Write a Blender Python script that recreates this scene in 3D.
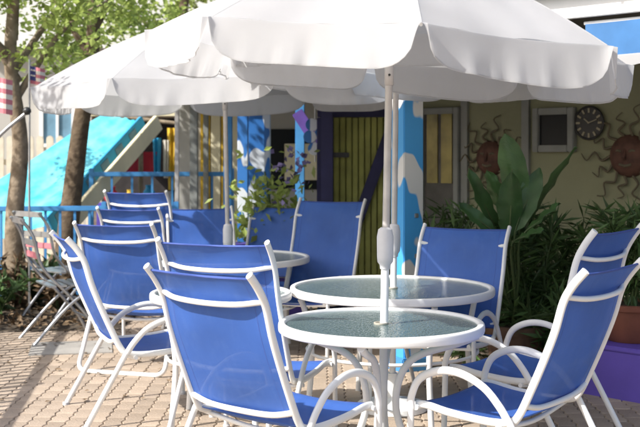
import bpy, bmesh, math, random
from mathutils import Vector, Matrix
random.seed(7)
R = math.radians
PI = math.pi
S = bpy.context.scene
for o in list(bpy.data.objects): bpy.data.objects.remove(o)
COL = S.collection

# ------------------------------------------------------------------ camera
EYE = 1.5
F = 1080.0            # focal length in photograph pixels (640 wide)
HZ = 155.0            # horizon row
cam_d = bpy.data.cameras.new('camera')
cam_d.sensor_width = 36.0
cam_d.lens = 36.0 * F / 640.0
cam_d.shift_y = -(213.5 - HZ) / 640.0
cam_d.dof.use_dof = True; cam_d.dof.focus_distance = 5.2; cam_d.dof.aperture_fstop = 4.0
cam_d.clip_start = 0.05
cam_d.clip_end = 400
cam = bpy.data.objects.new('camera', cam_d); COL.objects.link(cam)
cam.location = (0, 0, EYE); cam.rotation_euler = (R(90), 0, 0)
S.camera = cam

# ------------------------------------------------------------------ world, sun, exposure
SUN_EL = R(42)
SUN_TO = Vector((-0.86, -0.51, 0)).normalized()          # towards the sun, on the ground plane
W = bpy.data.worlds.new('World'); S.world = W; W.use_nodes = True
nt = W.node_tree; nt.nodes.clear()
sky = nt.nodes.new('ShaderNodeTexSky'); sky.sky_type = 'NISHITA'; sky.sun_disc = False
sky.sun_elevation = SUN_EL
sky.sun_rotation = math.atan2(SUN_TO.x, SUN_TO.y)
sky.dust_density = 3.0; sky.air_density = 1.0
bg = nt.nodes.new('ShaderNodeBackground'); bg.inputs['Strength'].default_value = 0.15
wo = nt.nodes.new('ShaderNodeOutputWorld')
nt.links.new(sky.outputs[0], bg.inputs[0]); nt.links.new(bg.outputs[0], wo.inputs[0])
sd = bpy.data.lights.new('sun', 'SUN'); sd.energy = 4.6; sd.angle = R(0.6); sd.color = (1.0, 0.97, 0.925)
sun = bpy.data.objects.new('sun', sd); COL.objects.link(sun)
dirv = Vector((SUN_TO.x*math.cos(SUN_EL), SUN_TO.y*math.cos(SUN_EL), math.sin(SUN_EL)))
sun.rotation_euler = (-dirv).to_track_quat('-Z', 'Y').to_euler()
sun.location = dirv * 20
S.view_settings.view_transform = 'Standard'; S.view_settings.look = 'None'
S.view_settings.gamma = 1.0; S.view_settings.exposure = 0.54
S.render.engine = 'CYCLES'
S.cycles.max_bounces = 8; S.cycles.transparent_max_bounces = 16

# ------------------------------------------------------------------ materials
def mat(name, col, rough=0.6, var=0.0, scale=8.0, bump=0.0, bscale=60.0, metal=0.0, spec=0.5, col2=None, island=0.0, coord='Object', detail=4.0, transl=0.0, transp=0.0):
    m = bpy.data.materials.new(name); m.use_nodes = True
    n = m.node_tree.nodes; l = m.node_tree.links
    p = n['Principled BSDF']; out = n['Material Output']
    p.inputs['Roughness'].default_value = rough
    p.inputs['Metallic'].default_value = metal
    p.inputs['Specular IOR Level'].default_value = spec
    c = (*col, 1)
    tc = n.new('ShaderNodeTexCoord')
    src = None
    if col2 is not None or var > 0:
        nz = n.new('ShaderNodeTexNoise'); nz.inputs['Scale'].default_value = scale; nz.inputs['Detail'].default_value = detail
        l.new(tc.outputs[coord], nz.inputs['Vector'])
        rp = n.new('ShaderNodeValToRGB'); rp.color_ramp.elements[0].position = 0.32; rp.color_ramp.elements[1].position = 0.68
        c2 = col2 if col2 is not None else tuple(min(1, x*(1+var)) for x in col)
        c1 = col if col2 is not None else tuple(x*(1-var) for x in col)
        rp.color_ramp.elements[0].color = (*c1, 1); rp.color_ramp.elements[1].color = (*c2, 1)
        l.new(nz.outputs['Fac'], rp.inputs['Fac']); src = rp.outputs['Color']
    if island > 0:
        ge = n.new('ShaderNodeNewGeometry'); mr = n.new('ShaderNodeMapRange')
        mr.inputs['To Min'].default_value = 1-island; mr.inputs['To Max'].default_value = 1+island
        l.new(ge.outputs['Random Per Island'], mr.inputs['Value'])
        mx = n.new('ShaderNodeVectorMath'); mx.operation = 'SCALE'
        if src: l.new(src, mx.inputs[0])
        else: mx.inputs[0].default_value = col
        l.new(mr.outputs[0], mx.inputs['Scale']); src = mx.outputs[0]
    if src: l.new(src, p.inputs['Base Color'])
    else: p.inputs['Base Color'].default_value = c
    if bump > 0:
        nb = n.new('ShaderNodeTexNoise'); nb.inputs['Scale'].default_value = bscale; nb.inputs['Detail'].default_value = 5
        l.new(tc.outputs[coord], nb.inputs['Vector'])
        b = n.new('ShaderNodeBump'); b.inputs['Strength'].default_value = bump; b.inputs['Distance'].default_value = 0.02
        l.new(nb.outputs['Fac'], b.inputs['Height']); l.new(b.outputs[0], p.inputs['Normal'])
    last = p.outputs[0]
    if transl > 0:
        t = n.new('ShaderNodeBsdfTranslucent')
        if src: l.new(src, t.inputs['Color'])
        else: t.inputs['Color'].default_value = c
        ms = n.new('ShaderNodeMixShader'); ms.inputs[0].default_value = transl
        l.new(last, ms.inputs[1]); l.new(t.outputs[0], ms.inputs[2]); last = ms.outputs[0]
    if transp > 0:
        t = n.new('ShaderNodeBsdfTransparent')
        ms = n.new('ShaderNodeMixShader'); ms.inputs[0].default_value = transp
        l.new(last, ms.inputs[1]); l.new(t.outputs[0], ms.inputs[2]); last = ms.outputs[0]
    l.new(last, out.inputs['Surface'])
    return m

M = {}
M['white_metal'] = mat('white_powder_coat', (0.80, 0.80, 0.78), 0.38, var=0.05, scale=5, bump=0.03, bscale=150)
M['grey_metal'] = mat('grey_pole_metal', (0.50, 0.48, 0.46), 0.40, var=0.12, scale=9, metal=0.25)
M['silver'] = mat('silver_tube', (0.45, 0.46, 0.47), 0.32, var=0.15, scale=9, metal=0.8)
M['bolt'] = mat('dark_bolt', (0.03, 0.03, 0.03), 0.4)
M['grip'] = mat('grey_plastic', (0.58, 0.58, 0.59), 0.5, var=0.08)
M['brass'] = mat('umbrella_ring', (0.42, 0.39, 0.32), 0.45)
M['sling'] = mat('blue_sling_mesh', (0.046, 0.135, 0.47), 0.62, var=0.13, scale=3.0, bump=0.12, bscale=260, transl=0.06, transp=0.15)
M['seam'] = mat('sling_hem', (0.04, 0.08, 0.30), 0.7)
M['canvas'] = mat('white_canvas', (0.775, 0.772, 0.77), 0.85, var=0.06, scale=1.7, bump=0.18, bscale=8, transl=0.69)
M['terracotta'] = mat('terracotta', (0.19, 0.065, 0.038), 0.8, var=0.2, scale=6)
M['purple'] = mat('purple_paint', (0.13, 0.085, 0.46), 0.55, var=0.12, scale=3, bump=0.05, bscale=40)
M['purple_wood'] = mat('purple_wood', (0.11, 0.06, 0.30), 0.6, var=0.2, scale=6)
M['navy'] = mat('navy_wood', (0.020, 0.020, 0.085), 0.6, var=0.2, scale=6)
M['slat'] = mat('olive_slat', (0.31, 0.32, 0.085), 0.7, var=0.2, scale=5, island=0.15)
M['bluewood'] = mat('blue_wood', (0.06, 0.26, 0.55), 0.6, var=0.2, scale=5)
M['wall'] = mat('olive_cream_wall', (0.25, 0.255, 0.155), 0.85, var=0.08, scale=1.6, bump=0.1, bscale=30)
M['trim'] = mat('grey_trim', (0.24, 0.25, 0.23), 0.7, var=0.08)
M['white_wood'] = mat('white_fascia', (0.78, 0.78, 0.76), 0.6, var=0.05, scale=3)
M['dark_glass'] = mat('dark_glass', (0.012, 0.014, 0.016), 0.35, spec=0.2)
M['clock'] = mat('clock_black', (0.012, 0.012, 0.012), 0.4)
M['clock_mark'] = mat('clock_mark', (0.30, 0.27, 0.18), 0.5)
M['rust'] = mat('rusty_metal', (0.10, 0.045, 0.03), 0.75, var=0.35, scale=14)
M['ray'] = mat('dark_rusty_ray', (0.13, 0.11, 0.07), 0.8)
M['bark'] = mat('bark', (0.16, 0.115, 0.07), 0.9, col2=(0.075, 0.05, 0.03), scale=11, bump=0.7, bscale=22)
M['bark2'] = mat('pale_bark', (0.30, 0.24, 0.17), 0.9, col2=(0.15, 0.11, 0.07), scale=9, bump=0.6, bscale=22)
M['leaf'] = mat('fresh_leaf', (0.37, 0.45, 0.12), 0.55, island=0.5, transl=0.5)
M['leaf_dark'] = mat('dark_leaf', (0.070, 0.13, 0.040), 0.5, island=0.5, transl=0.25)
M['leaf_big'] = mat('strelitzia_leaf', (0.06, 0.13, 0.042), 0.32, var=0.3, scale=5, transl=0.18)
def vein(m):
    n = m.node_tree.nodes; l = m.node_tree.links; p = n['Principled BSDF']
    tc = n.new('ShaderNodeTexCoord'); w = n.new('ShaderNodeTexWave'); w.inputs['Scale'].default_value = 48; w.inputs['Distortion'].default_value = 1.5; w.bands_direction = 'DIAGONAL'
    b = n.new('ShaderNodeBump'); b.inputs['Strength'].default_value = 0.10; b.inputs['Distance'].default_value = 0.006
    l.new(tc.outputs['Object'], w.inputs['Vector']); l.new(w.outputs['Fac'], b.inputs['Height']); l.new(b.outputs[0], p.inputs['Normal'])
vein(M['leaf_big'])
M['stem'] = mat('green_stem', (0.07, 0.11, 0.035), 0.6)
M['dry'] = mat('dry_leaf', (0.15, 0.10, 0.055), 0.85, island=0.5)
M['turq'] = mat('turquoise_cloth', (0.035, 0.48, 0.64), 0.7, col2=(0.22, 0.66, 0.76), scale=4.5, bump=0.2, bscale=5, transl=0.2)
M['turq2'] = mat('blue_band', (0.03, 0.33, 0.58), 0.7, var=0.1)
M['greypatch'] = mat('grey_blue_square', (0.12, 0.24, 0.33), 0.7, var=0.15)
M['cream'] = mat('cream_board', (0.74, 0.67, 0.46), 0.75, var=0.08, scale=4)
M['picket'] = mat('cream_picket', (0.62, 0.56, 0.44), 0.8, var=0.1)
M['red'] = mat('red_cloth', (0.50, 0.02, 0.04), 0.7)
M['pink'] = mat('pink_red', (0.52, 0.17, 0.20), 0.6)
M['yellow'] = mat('yellow_cloth', (0.62, 0.40, 0.03), 0.7, var=0.15)
M['soil'] = mat('soil', (0.06, 0.045, 0.03), 0.95, var=0.4, scale=9, bump=0.8, bscale=12)
M['concrete'] = mat('concrete', (0.33, 0.31, 0.28), 0.9, var=0.12, scale=4, bump=0.2, bscale=50)
M['paver'] = mat('tan_paver', (0.34, 0.265, 0.195), 0.9, col2=(0.435, 0.345, 0.262), scale=2.0, island=0.15, bump=0.35, bscale=90, coord='Object')
M['joint'] = mat('sand_joint', (0.34, 0.27, 0.20), 0.95, var=0.3, scale=7, bump=0.4, bscale=40)
M['far_wall'] = mat('pale_far_wall', (0.70, 0.67, 0.58), 0.85, var=0.05, scale=0.7)
M['far_grey'] = mat('grey_far_wall', (0.40, 0.385, 0.35), 0.85, var=0.1, scale=0.9)
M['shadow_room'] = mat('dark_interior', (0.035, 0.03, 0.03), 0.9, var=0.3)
M['lit_yellow'] = mat('yellow_reflection_glass', (0.24, 0.20, 0.05), 0.15, var=0.35, scale=5)  # yellowish reflection in the door panes, put into the colour
M['awning_blue'] = mat('awning_blue', (0.06, 0.19, 0.42), 0.7, var=0.15, scale=4, transl=0.2)
M['soffit'] = mat('brown_soffit', (0.10, 0.095, 0.085), 0.85, var=0.15)
M['wicker'] = mat('brown_pot', (0.11, 0.06, 0.035), 0.8, var=0.25, scale=16)
M['flagblue'] = mat('flag_blue', (0.06, 0.07, 0.20), 0.75)
M['flagwhite'] = mat('flag_white', (0.66, 0.62, 0.54), 0.75)
M['lilac'] = mat('lilac_flower', (0.20, 0.17, 0.36), 0.6, island=0.5)

def fade(m):
    n = m.node_tree.nodes; l = m.node_tree.links; p = n['Principled BSDF']
    src = p.inputs['Base Color'].links[0].from_socket
    oi_ = n.new('ShaderNodeObjectInfo'); mr = n.new('ShaderNodeMapRange'); mr.inputs['To Min'].default_value = 0.88; mr.inputs['To Max'].default_value = 1.12
    l.new(oi_.outputs['Random'], mr.inputs['Value'])
    tc = n.new('ShaderNodeTexCoord'); mp = n.new('ShaderNodeMapping'); mp.inputs['Scale'].default_value = (9, 9, 1.2)
    nz = n.new('ShaderNodeTexNoise'); nz.inputs['Scale'].default_value = 2.0; nz.inputs['Detail'].default_value = 6; nz.inputs['Roughness'].default_value = 0.65
    l.new(tc.outputs['Object'], mp.inputs[0]); l.new(mp.outputs[0], nz.inputs['Vector'])
    rp = n.new('ShaderNodeValToRGB'); rp.color_ramp.elements[0].position = 0.50; rp.color_ramp.elements[1].position = 0.80
    rp.color_ramp.elements[0].color = (0,0,0,1); rp.color_ramp.elements[1].color = (0.22,0.22,0.22,1)
    l.new(nz.outputs['Fac'], rp.inputs[0])
    sc = n.new('ShaderNodeVectorMath'); sc.operation = 'SCALE'; l.new(src, sc.inputs[0]); l.new(mr.outputs[0], sc.inputs['Scale'])
    mx = n.new('ShaderNodeMix'); mx.data_type = 'RGBA'; l.new(rp.outputs[0], mx.inputs[0]); l.new(sc.outputs[0], mx.inputs[6]); mx.inputs[7].default_value = (0.13, 0.24, 0.55, 1)
    l.new(mx.outputs[2], p.inputs['Base Color'])
fade(M['sling'])
def cloud_mat(name, base, patch, scale, lo):
    m = bpy.data.materials.new(name); m.use_nodes = True
    n = m.node_tree.nodes; l = m.node_tree.links; p = n['Principled BSDF']; p.inputs['Roughness'].default_value = 0.5
    tc = n.new('ShaderNodeTexCoord'); mp = n.new('ShaderNodeMapping'); mp.inputs['Scale'].default_value = (1.0, 1.0, 0.42)
    mp.inputs['Rotation'].default_value = (0.5, 0.7, 0)
    nz = n.new('ShaderNodeTexNoise'); nz.inputs['Scale'].default_value = scale; nz.inputs['Detail'].default_value = 1.2
    rp = n.new('ShaderNodeValToRGB'); rp.color_ramp.elements[0].position = lo; rp.color_ramp.elements[1].position = lo+0.02
    rp.color_ramp.elements[0].color = (*base, 1); rp.color_ramp.elements[1].color = (*patch, 1)
    l.new(tc.outputs['Object'], mp.inputs[0]); l.new(mp.outputs[0], nz.inputs['Vector']); l.new(nz.outputs['Fac'], rp.inputs[0]); l.new(rp.outputs[0], p.inputs['Base Color'])
    return m
M['cloudpost'] = cloud_mat('blue_post_painted_clouds', (0.06, 0.34, 0.72), (0.66, 0.66, 0.64), 5.5, 0.575)
M['wave'] = cloud_mat('blue_white_waves', (0.03, 0.17, 0.50), (0.65, 0.70, 0.75), 7.0, 0.55)

def glass_mat():
    m = bpy.data.materials.new('pebbled_table_glass'); m.use_nodes = True
    n = m.node_tree.nodes; l = m.node_tree.links; out = n['Material Output']; n.remove(n['Principled BSDF'])
    tc = n.new('ShaderNodeTexCoord')
    vo = n.new('ShaderNodeTexVoronoi'); vo.inputs['Scale'].default_value = 85
    l.new(tc.outputs['Object'], vo.inputs['Vector'])
    b = n.new('ShaderNodeBump'); b.inputs['Strength'].default_value = 0.35; b.inputs['Distance'].default_value = 0.004
    l.new(vo.outputs['Distance'], b.inputs['Height'])
    tr = n.new('ShaderNodeBsdfTransparent'); tr.inputs['Color'].default_value = (0.76, 0.91, 0.92, 1)
    df = n.new('ShaderNodeBsdfDiffuse'); df.inputs['Color'].default_value = (0.36, 0.56, 0.58, 1); l.new(b.outputs[0], df.inputs['Normal'])
    m1 = n.new('ShaderNodeMixShader'); m1.inputs[0].default_value = 0.24
    l.new(tr.outputs[0], m1.inputs[1]); l.new(df.outputs[0], m1.inputs[2])
    gl = n.new('ShaderNodeBsdfGlossy'); gl.inputs['Roughness'].default_value = 0.07; l.new(b.outputs[0], gl.inputs['Normal'])
    fr = n.new('ShaderNodeFresnel'); fr.inputs['IOR'].default_value = 1.6
    m2 = n.new('ShaderNodeMixShader'); l.new(fr.outputs[0], m2.inputs[0]); l.new(m1.outputs[0], m2.inputs[1]); l.new(gl.outputs[0], m2.inputs[2])
    l.new(m2.outputs[0], out.inputs['Surface'])
    return m
M['glass'] = glass_mat()

# ------------------------------------------------------------------ helpers
def at(px, py, Y): return Vector(((px-320)/F*Y, Y, EYE-(py-HZ)/F*Y))          # photograph pixel + distance -> a place
def link(o, parent=None):
    COL.objects.link(o)
    if parent: o.parent = parent
    return o
def obj(name, data, m=None, parent=None, smooth=None):
    if isinstance(data, bmesh.types.BMesh):
        me = bpy.data.meshes.new(name); bmesh.ops.recalc_face_normals(data, faces=data.faces[:]); data.to_mesh(me); data.free()
    else:
        me = data
    if m and len(me.materials) == 0: me.materials.append(M[m])
    if smooth is not None:
        me.polygons.foreach_set('use_smooth', [True]*len(me.polygons))
        if smooth < 180:
            me.set_sharp_from_angle(angle=R(smooth))
    return link(bpy.data.objects.new(name, me), parent)
def empty(name, loc=(0,0,0), rz=0.0):
    o = bpy.data.objects.new(name, None); o.empty_display_size = 0.1
    o.location = loc; o.rotation_euler = (0, 0, rz); return link(o)
def tag(o, label, cat, group=None):
    o['label'] = label; o['category'] = cat
    if group: o['group'] = group
    return o
def structure(o): o['kind'] = 'structure'; return o
def copy_tree(o, parent=None):
    c = o.copy(); COL.objects.link(c); c.parent = parent
    for ch in o.children: copy_tree(ch, c)
    return c
def smooth_path(pts, sub=5):
    P = [Vector(p) for p in pts]
    if len(P) < 3: return P
    out = []
    for i in range(len(P)-1):
        p0 = P[max(i-1, 0)]; p1 = P[i]; p2 = P[i+1]; p3 = P[min(i+2, len(P)-1)]
        for k in range(sub):
            t = k/sub
            out.append(0.5*((2*p1) + (p2-p0)*t + (2*p0-5*p1+4*p2-p3)*t*t + (3*p1-p0-3*p2+p3)*t**3))
    out.append(P[-1]); return out
def tube(bm, pts, r, seg=8, r2=None, rend=None, sub=5, up=None, smooth=True):
    """sweep an ellipse (r across 'up'-side, r2 along) down a path; rend tapers to the far end"""
    P = smooth_path(pts, sub) if smooth else [Vector(p) for p in pts]
    n = len(P); rings = []
    prev = None
    for i, p in enumerate(P):
        t = (P[min(i+1, n-1)] - P[max(i-1, 0)]).normalized()
        if prev is None:
            a = Vector(up) if up else (Vector((0,0,1)) if abs(t.z) < 0.9 else Vector((1,0,0)))
        else: a = prev
        u = (a - t*a.dot(t))
        if u.length < 1e-5: u = t.orthogonal()
        u.normalize(); v = t.cross(u); prev = u
        k = 1.0 if rend is None else 1 + (rend-1)*i/(n-1)
        rr2 = r2 if r2 else r
        rings.append([bm.verts.new(p + u*(math.cos(2*PI*j/seg)*r*k) + v*(math.sin(2*PI*j/seg)*rr2*k)) for j in range(seg)])
    for a, b in zip(rings, rings[1:]):
        for j in range(seg): bm.faces.new((a[j], a[(j+1)%seg], b[(j+1)%seg], b[j]))
    bm.faces.new(rings[0][::-1]); bm.faces.new(rings[-1])
    return bm
def T(pts, r, **k): return tube(bmesh.new(), pts, r, **k)
def box(bm, c, s, rz=0.0, mat4=None):
    mt = mat4 if mat4 else Matrix.Translation(c) @ Matrix.Rotation(rz, 4, 'Z')
    vs = [bm.verts.new(mt @ Vector((x*s[0]/2, y*s[1]/2, z*s[2]/2))) for x in (-1,1) for y in (-1,1) for z in (-1,1)]
    for f in ((0,1,3,2),(4,6,7,5),(0,4,5,1),(2,3,7,6),(0,2,6,4),(1,5,7,3)): bm.faces.new([vs[i] for i in f])
    return bm
def B(c, s, rz=0.0, bev=0.0, mat4=None):
    bm = box(bmesh.new(), c, s, rz, mat4)
    if bev: bmesh.ops.bevel(bm, geom=bm.edges[:], offset=bev, segments=2, affect='EDGES')
    return bm
def beam(a, b, w, h, bev=0.0, roll=0.0):
    a = Vector(a); b = Vector(b); d = b-a
    q = d.to_track_quat('X', 'Z').to_matrix().to_4x4()
    return B(None, (d.length, w, h), bev=bev, mat4=Matrix.Translation((a+b)/2) @ q @ Matrix.Rotation(roll, 4, 'X'))
def lathe(bm, prof, seg=32, c=(0,0,0)):
    rings = []
    for r, z in prof:
        if r < 1e-6: rings.append([bm.verts.new((c[0], c[1], c[2]+z))])
        else: rings.append([bm.verts.new((c[0]+r*math.cos(2*PI*j/seg), c[1]+r*math.sin(2*PI*j/seg), c[2]+z)) for j in range(seg)])
    for a, b in zip(rings, rings[1:]):
        for j in range(seg):
            k = (j+1) % seg
            if len(a) == 1 and len(b) == 1: continue
            if len(a) == 1: bm.faces.new((a[0], b[j], b[k]))
            elif len(b) == 1: bm.faces.new((a[j], a[k], b[0]))
            else: bm.faces.new((a[j], a[k], b[k], b[j]))
    return bm
def L(prof, seg=32, c=(0,0,0)): return lathe(bmesh.new(), prof, seg, c)
def sheet(fn, nu, nv, th=0.003):
    """grid surface fn(u,v)->Vector with real thickness"""
    bm = bmesh.new()
    g = [[bm.verts.new(fn(i/nu, j/nv)) for j in range(nv+1)] for i in range(nu+1)]
    for i in range(nu):
        for j in range(nv): bm.faces.new((g[i][j], g[i+1][j], g[i+1][j+1], g[i][j+1]))
    bm.normal_update()
    if th:
        bmesh.ops.solidify(bm, geom=bm.faces[:], thickness=th)
    return bm
def leaf_mesh(name, placements, m, parent, kind='blade', w=0.5):
    """many small folded leaves in one mesh; placements: (pos, direction, length, roll)"""
    V = []; Fc = []
    for p, d, ln, roll in placements:
        d = Vector(d).normalized()
        s = d.cross(Vector((0,0,1)))
        if s.length < 1e-3: s = Vector((1,0,0))
        s.normalize(); s = Matrix.Rotation(roll, 3, d) @ s; nrm = s.cross(d)
        i = len(V)
        hw = ln*w*0.5
        V += [p, p+d*ln*0.45+s*hw+nrm*hw*0.25, p+d*ln, p+d*ln*0.45-s*hw+nrm*hw*0.25]
        Fc += [(i, i+1, i+2), (i, i+2, i+3)]
    me = bpy.data.meshes.new(name); me.from_pydata([tuple(v) for v in V], [], Fc)
    return obj(name, me, m, parent)
def rnd_dir(zb=0.0):
    while True:
        v = Vector((random.uniform(-1,1), random.uniform(-1,1), random.uniform(-1,1)))
        if 0.05 < v.length < 1: v.normalize(); v.z += zb; return v.normalized()

# ------------------------------------------------------------------ ground
gb = bmesh.new()
gv = [gb.verts.new(p) for p in ((-60,-20,-0.03), (60,-20,-0.03), (60,120,-0.03), (-60,120,-0.03))]; gb.faces.new(gv)
ground = structure(obj('ground', gb, 'joint'))
patio = structure(obj('patio_paving', B((0, 7.0, -0.015), (9.0, 10.0, 0.024)), 'joint'))
# zigzag interlocking pavers, long side towards the back
PL, PW, PH = 0.20, 0.105, 0.045
def paver_bm(bm, ox, oy, dz):
    zig = 0.014; g = 0.0024
    ys = [0, 0.25, 0.5, 0.75, 1.0]
    zz = [0, 1, 0, 1, 0]
    left = [(-PW/2+g+zig*(z-0.5), -PL/2+g+(PL-2*g)*t) for t, z in zip(ys, zz)]
    right = [(PW/2-g+zig*(z-0.5), -PL/2+g+(PL-2*g)*t) for t, z in zip(ys, zz)]
    ring = left + right[::-1]
    lo = [bm.verts.new((ox+x, oy+y, -0.02)) for x, y in ring]
    md = [bm.verts.new((ox+x, oy+y, dz-0.004)) for x, y in ring]
    tp = [bm.verts.new((ox+x*0.90, oy+y*0.95, dz)) for x, y in ring]
    n = len(ring)
    for a, b in ((lo, md), (md, tp)):
        for i in range(n): bm.faces.new((a[i], b[i], b[(i+1)%n], a[(i+1)%n]))
    bm.faces.new(tp[::-1])
cells = []
for i in range(-26, 25):
    for j in range(0, 44):
        x = i*PW; y = 5.55 + j*PL + (PL/2 if i % 2 else 0)
        cells.append((x, y))
def shown(c):
    x, y = c; px = 320 + x/y*F; py = HZ + EYE/y*F
    return 0 < px < 640 and py < 432
# the nearest ones in the open area beside the chairs show largest
front = sorted([c for c in cells if shown(c) and c[0] < -0.55], key=lambda c: c[1])[:225]
fr2 = sorted([c for c in cells if shown(c) and c[0] > -0.55], key=lambda c: c[1])[:75]
fset = set(front + fr2)
pmesh = []
for k in range(4):
    bm = bmesh.new(); paver_bm(bm, 0, 0, 0.006 + k*0.0008)
    me = bpy.data.meshes.new('paver'); bmesh.ops.recalc_face_normals(bm, faces=bm.faces[:]); bm.to_mesh(me); bm.free(); me.materials.append(M['paver']); pmesh.append(me)
# per-object shade for the single pavers
pm = M['paver'].node_tree; oi = pm.nodes.new('ShaderNodeObjectInfo')
for x, y in fset:
    o = link(bpy.data.objects.new('paver', random.choice(pmesh)), patio); o.location = (x, y, 0); o.rotation_euler = (random.uniform(-.004,.004), random.uniform(-.006,.006), 0)
bm = bmesh.new()
for c in cells:
    if c not in fset: paver_bm(bm, c[0], c[1], 0.006 + random.random()*0.003)
rest = obj('paver_field', bm, 'paver', patio); rest['kind'] = 'stuff'
# give each single paver its own tone as well (islands of shared meshes would repeat)
for nd in pm.nodes:
    if nd.bl_idname == 'ShaderNodeMapRange':
        ad = pm.nodes.new('ShaderNodeMath'); ad.operation = 'ADD'
        md = pm.nodes.new('ShaderNodeMath'); md.operation = 'FRACT'
        srcs = nd.inputs['Value'].links[0].from_socket
        pm.links.new(srcs, ad.inputs[0]); pm.links.new(oi.outputs['Random'], ad.inputs[1]); pm.links.new(ad.outputs[0], md.inputs[0]); pm.links.new(md.outputs[0], nd.inputs['Value'])
        break
bed = bmesh.new()
bmesh.ops.create_grid(bed, x_segments=110, y_segments=90, size=1.0)
for v in bed.verts:
    v.co = Vector((-4.6 + v.co.x*2.9, 11.2 + v.co.y*2.2, -0.012 + (0.02 + random.random()*0.035 + 0.04*(1-v.co.x**4))*max(0.0, 1-abs(v.co.y)**6)))
structure(obj('soil_bed', bed, 'soil', smooth=60))
pad = B((0,0,0.002), (0.62, 0.55, 0.026), bev=0.004)
po = obj('concrete_pad', pad, 'concrete'); po.location = (-1.92, 8.35, 0); po.rotation_euler = (0,0,0.2); structure(po)

# ------------------------------------------------------------------ the porch building on the right
U = Vector((0.7071, -0.7071, 0)); N = Vector((-0.7071, -0.7071, 0))     # along the wall, out of the wall
WP = Vector((2.13, 8.5, 0))
ANG = math.atan2(U.y, U.x)
def wp(s, n=0.0, z=0.0): return WP + U*s + N*n + Vector((0,0,z))
def wall_s(px, n=0.0):          # run along the wall seen in column px
    k = (px-320)/F
    q = WP + N*n
    return (k*q.y - q.x)/(U.x - k*U.y)
def wall_at(px, py, n=0.0):
    s = wall_s(px, n); q = wp(s, n); return s, EYE-(py-HZ)/F*q.y
house = empty('porch_house', wp(0), ANG)                                  # local x = along wall, local -y = out
tag(house, 'olive cream house wall in deep shade behind the potted plants', 'building')
obj('wall', B((0.2, 0.08, 1.35), (6.4, 0.16, 2.7)), 'wall', house)
def hl(px, py): s, z = wall_at(px, py); return s, z
for px in (466, 527):
    s, z = hl(px, 140); obj('trim_board', B((s, -0.016, 1.35), (0.07, 0.03, 2.69)), 'trim', house)
def framed(px0, px1, py0, py1, name, fm, pane, bars=0):
    s0, z1 = hl(px0, (py0+py0)/2); s1, _ = hl(px1, py0); sm, zt = hl((px0+px1)/2, py0); _, zb = hl((px0+px1)/2, py1)
    w = s1-s0; c = (s0+s1)/2; fw = 0.055
    f = obj(name, B((c, -0.022, (zt+zb)/2), (w-2*fw, 0.012, zt-zb-2*fw)), pane, house)
    for sx, sz, dx, dz in ((-1,0,fw,zt-zb), (1,0,fw,zt-zb)):
        obj('frame', B((c+sx*(w/2-fw/2), -0.03, (zt+zb)/2), (fw, 0.06, zt-zb), bev=0.005), fm, f)
    for sz in (-1, 1):
        obj('frame', B((c, -0.03, (zt+zb)/2+sz*((zt-zb)/2-fw/2)), (w-2*fw-0.002, 0.056, fw), bev=0.005), fm, f)
    for k in range(bars):
        obj('glazing_bar', B((c-w/2+fw+(w-2*fw)*(k+1)/(bars+1), -0.03, (zt+zb)/2), (0.025, 0.03, zt-zb-2*fw)), fm, f)
    if bars: obj('glazing_bar', B((c, -0.031, (zt+zb)/2), (w-2*fw, 0.026, 0.025)), fm, f)
    return f
framed(536, 577, 108, 152, 'window', 'trim', 'dark_glass')
dr = framed(422, 462, 108, 290, 'door', 'trim', 'soffit')
s0, z0 = hl(441, 148)
for dx in (-0.07, 0.09):
    obj('pane', B((s0+dx, -0.034, z0), (0.12, 0.01, 0.62)), 'lit_yellow', dr)
# porch roof: soffit, fascia, gutter
EV = 1.88                                                                # overhang: eave line passes the blue post
obj('porch_roof', B((0.2, -EV/2+0.05, 2.50), (6.4, EV-0.02, 0.06)), 'soffit', house)
obj('ceiling_board', B((0.2, -EV/2+0.05, 2.455), (6.3, EV-0.1, 0.02)), 'soffit', house)
obj('fascia', B((0.2, -EV+0.035, 2.435), (6.45, 0.035, 0.23), bev=0.004), 'white_wood', house)
obj('gutter', B((0.2, -EV-0.035, 2.50), (6.5, 0.09, 0.085), bev=0.02), 'white_wood', house)
obj('drip_edge', B((0.2, -EV+0.0, 2.565), (6.5, 0.16, 0.02)), 'white_wood', house)
for k in range(5): obj('gutter_hanger', B((-2.6+k*1.3, -EV-0.083, 2.505), (0.02, 0.008, 0.07)), 'grey_metal', house)
# blue painted post carrying the porch roof
pp = at(407, 155, 7.55)
post = empty('porch_post', (pp.x, pp.y, 0), R(30))
tag(post, 'square blue porch post painted with white clouds', 'post')
obj('shaft', B((0,0,1.15), (0.165, 0.165, 2.30), bev=0.006), 'cloudpost', post)
obj('base_block', B((0,0,0.05), (0.22, 0.22, 0.10), bev=0.008), 'bluewood', post)
for z in (0.80, 1.08):
    obj('hook', T([(0.085, 0.0, z), (0.12, -0.02, z), (0.125, -0.02, z+0.03)], 0.006), 'silver', post)
    obj('hook', B((0.02, -0.086, z), (0.03, 0.012, 0.03), bev=0.003), 'silver', post)

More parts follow.
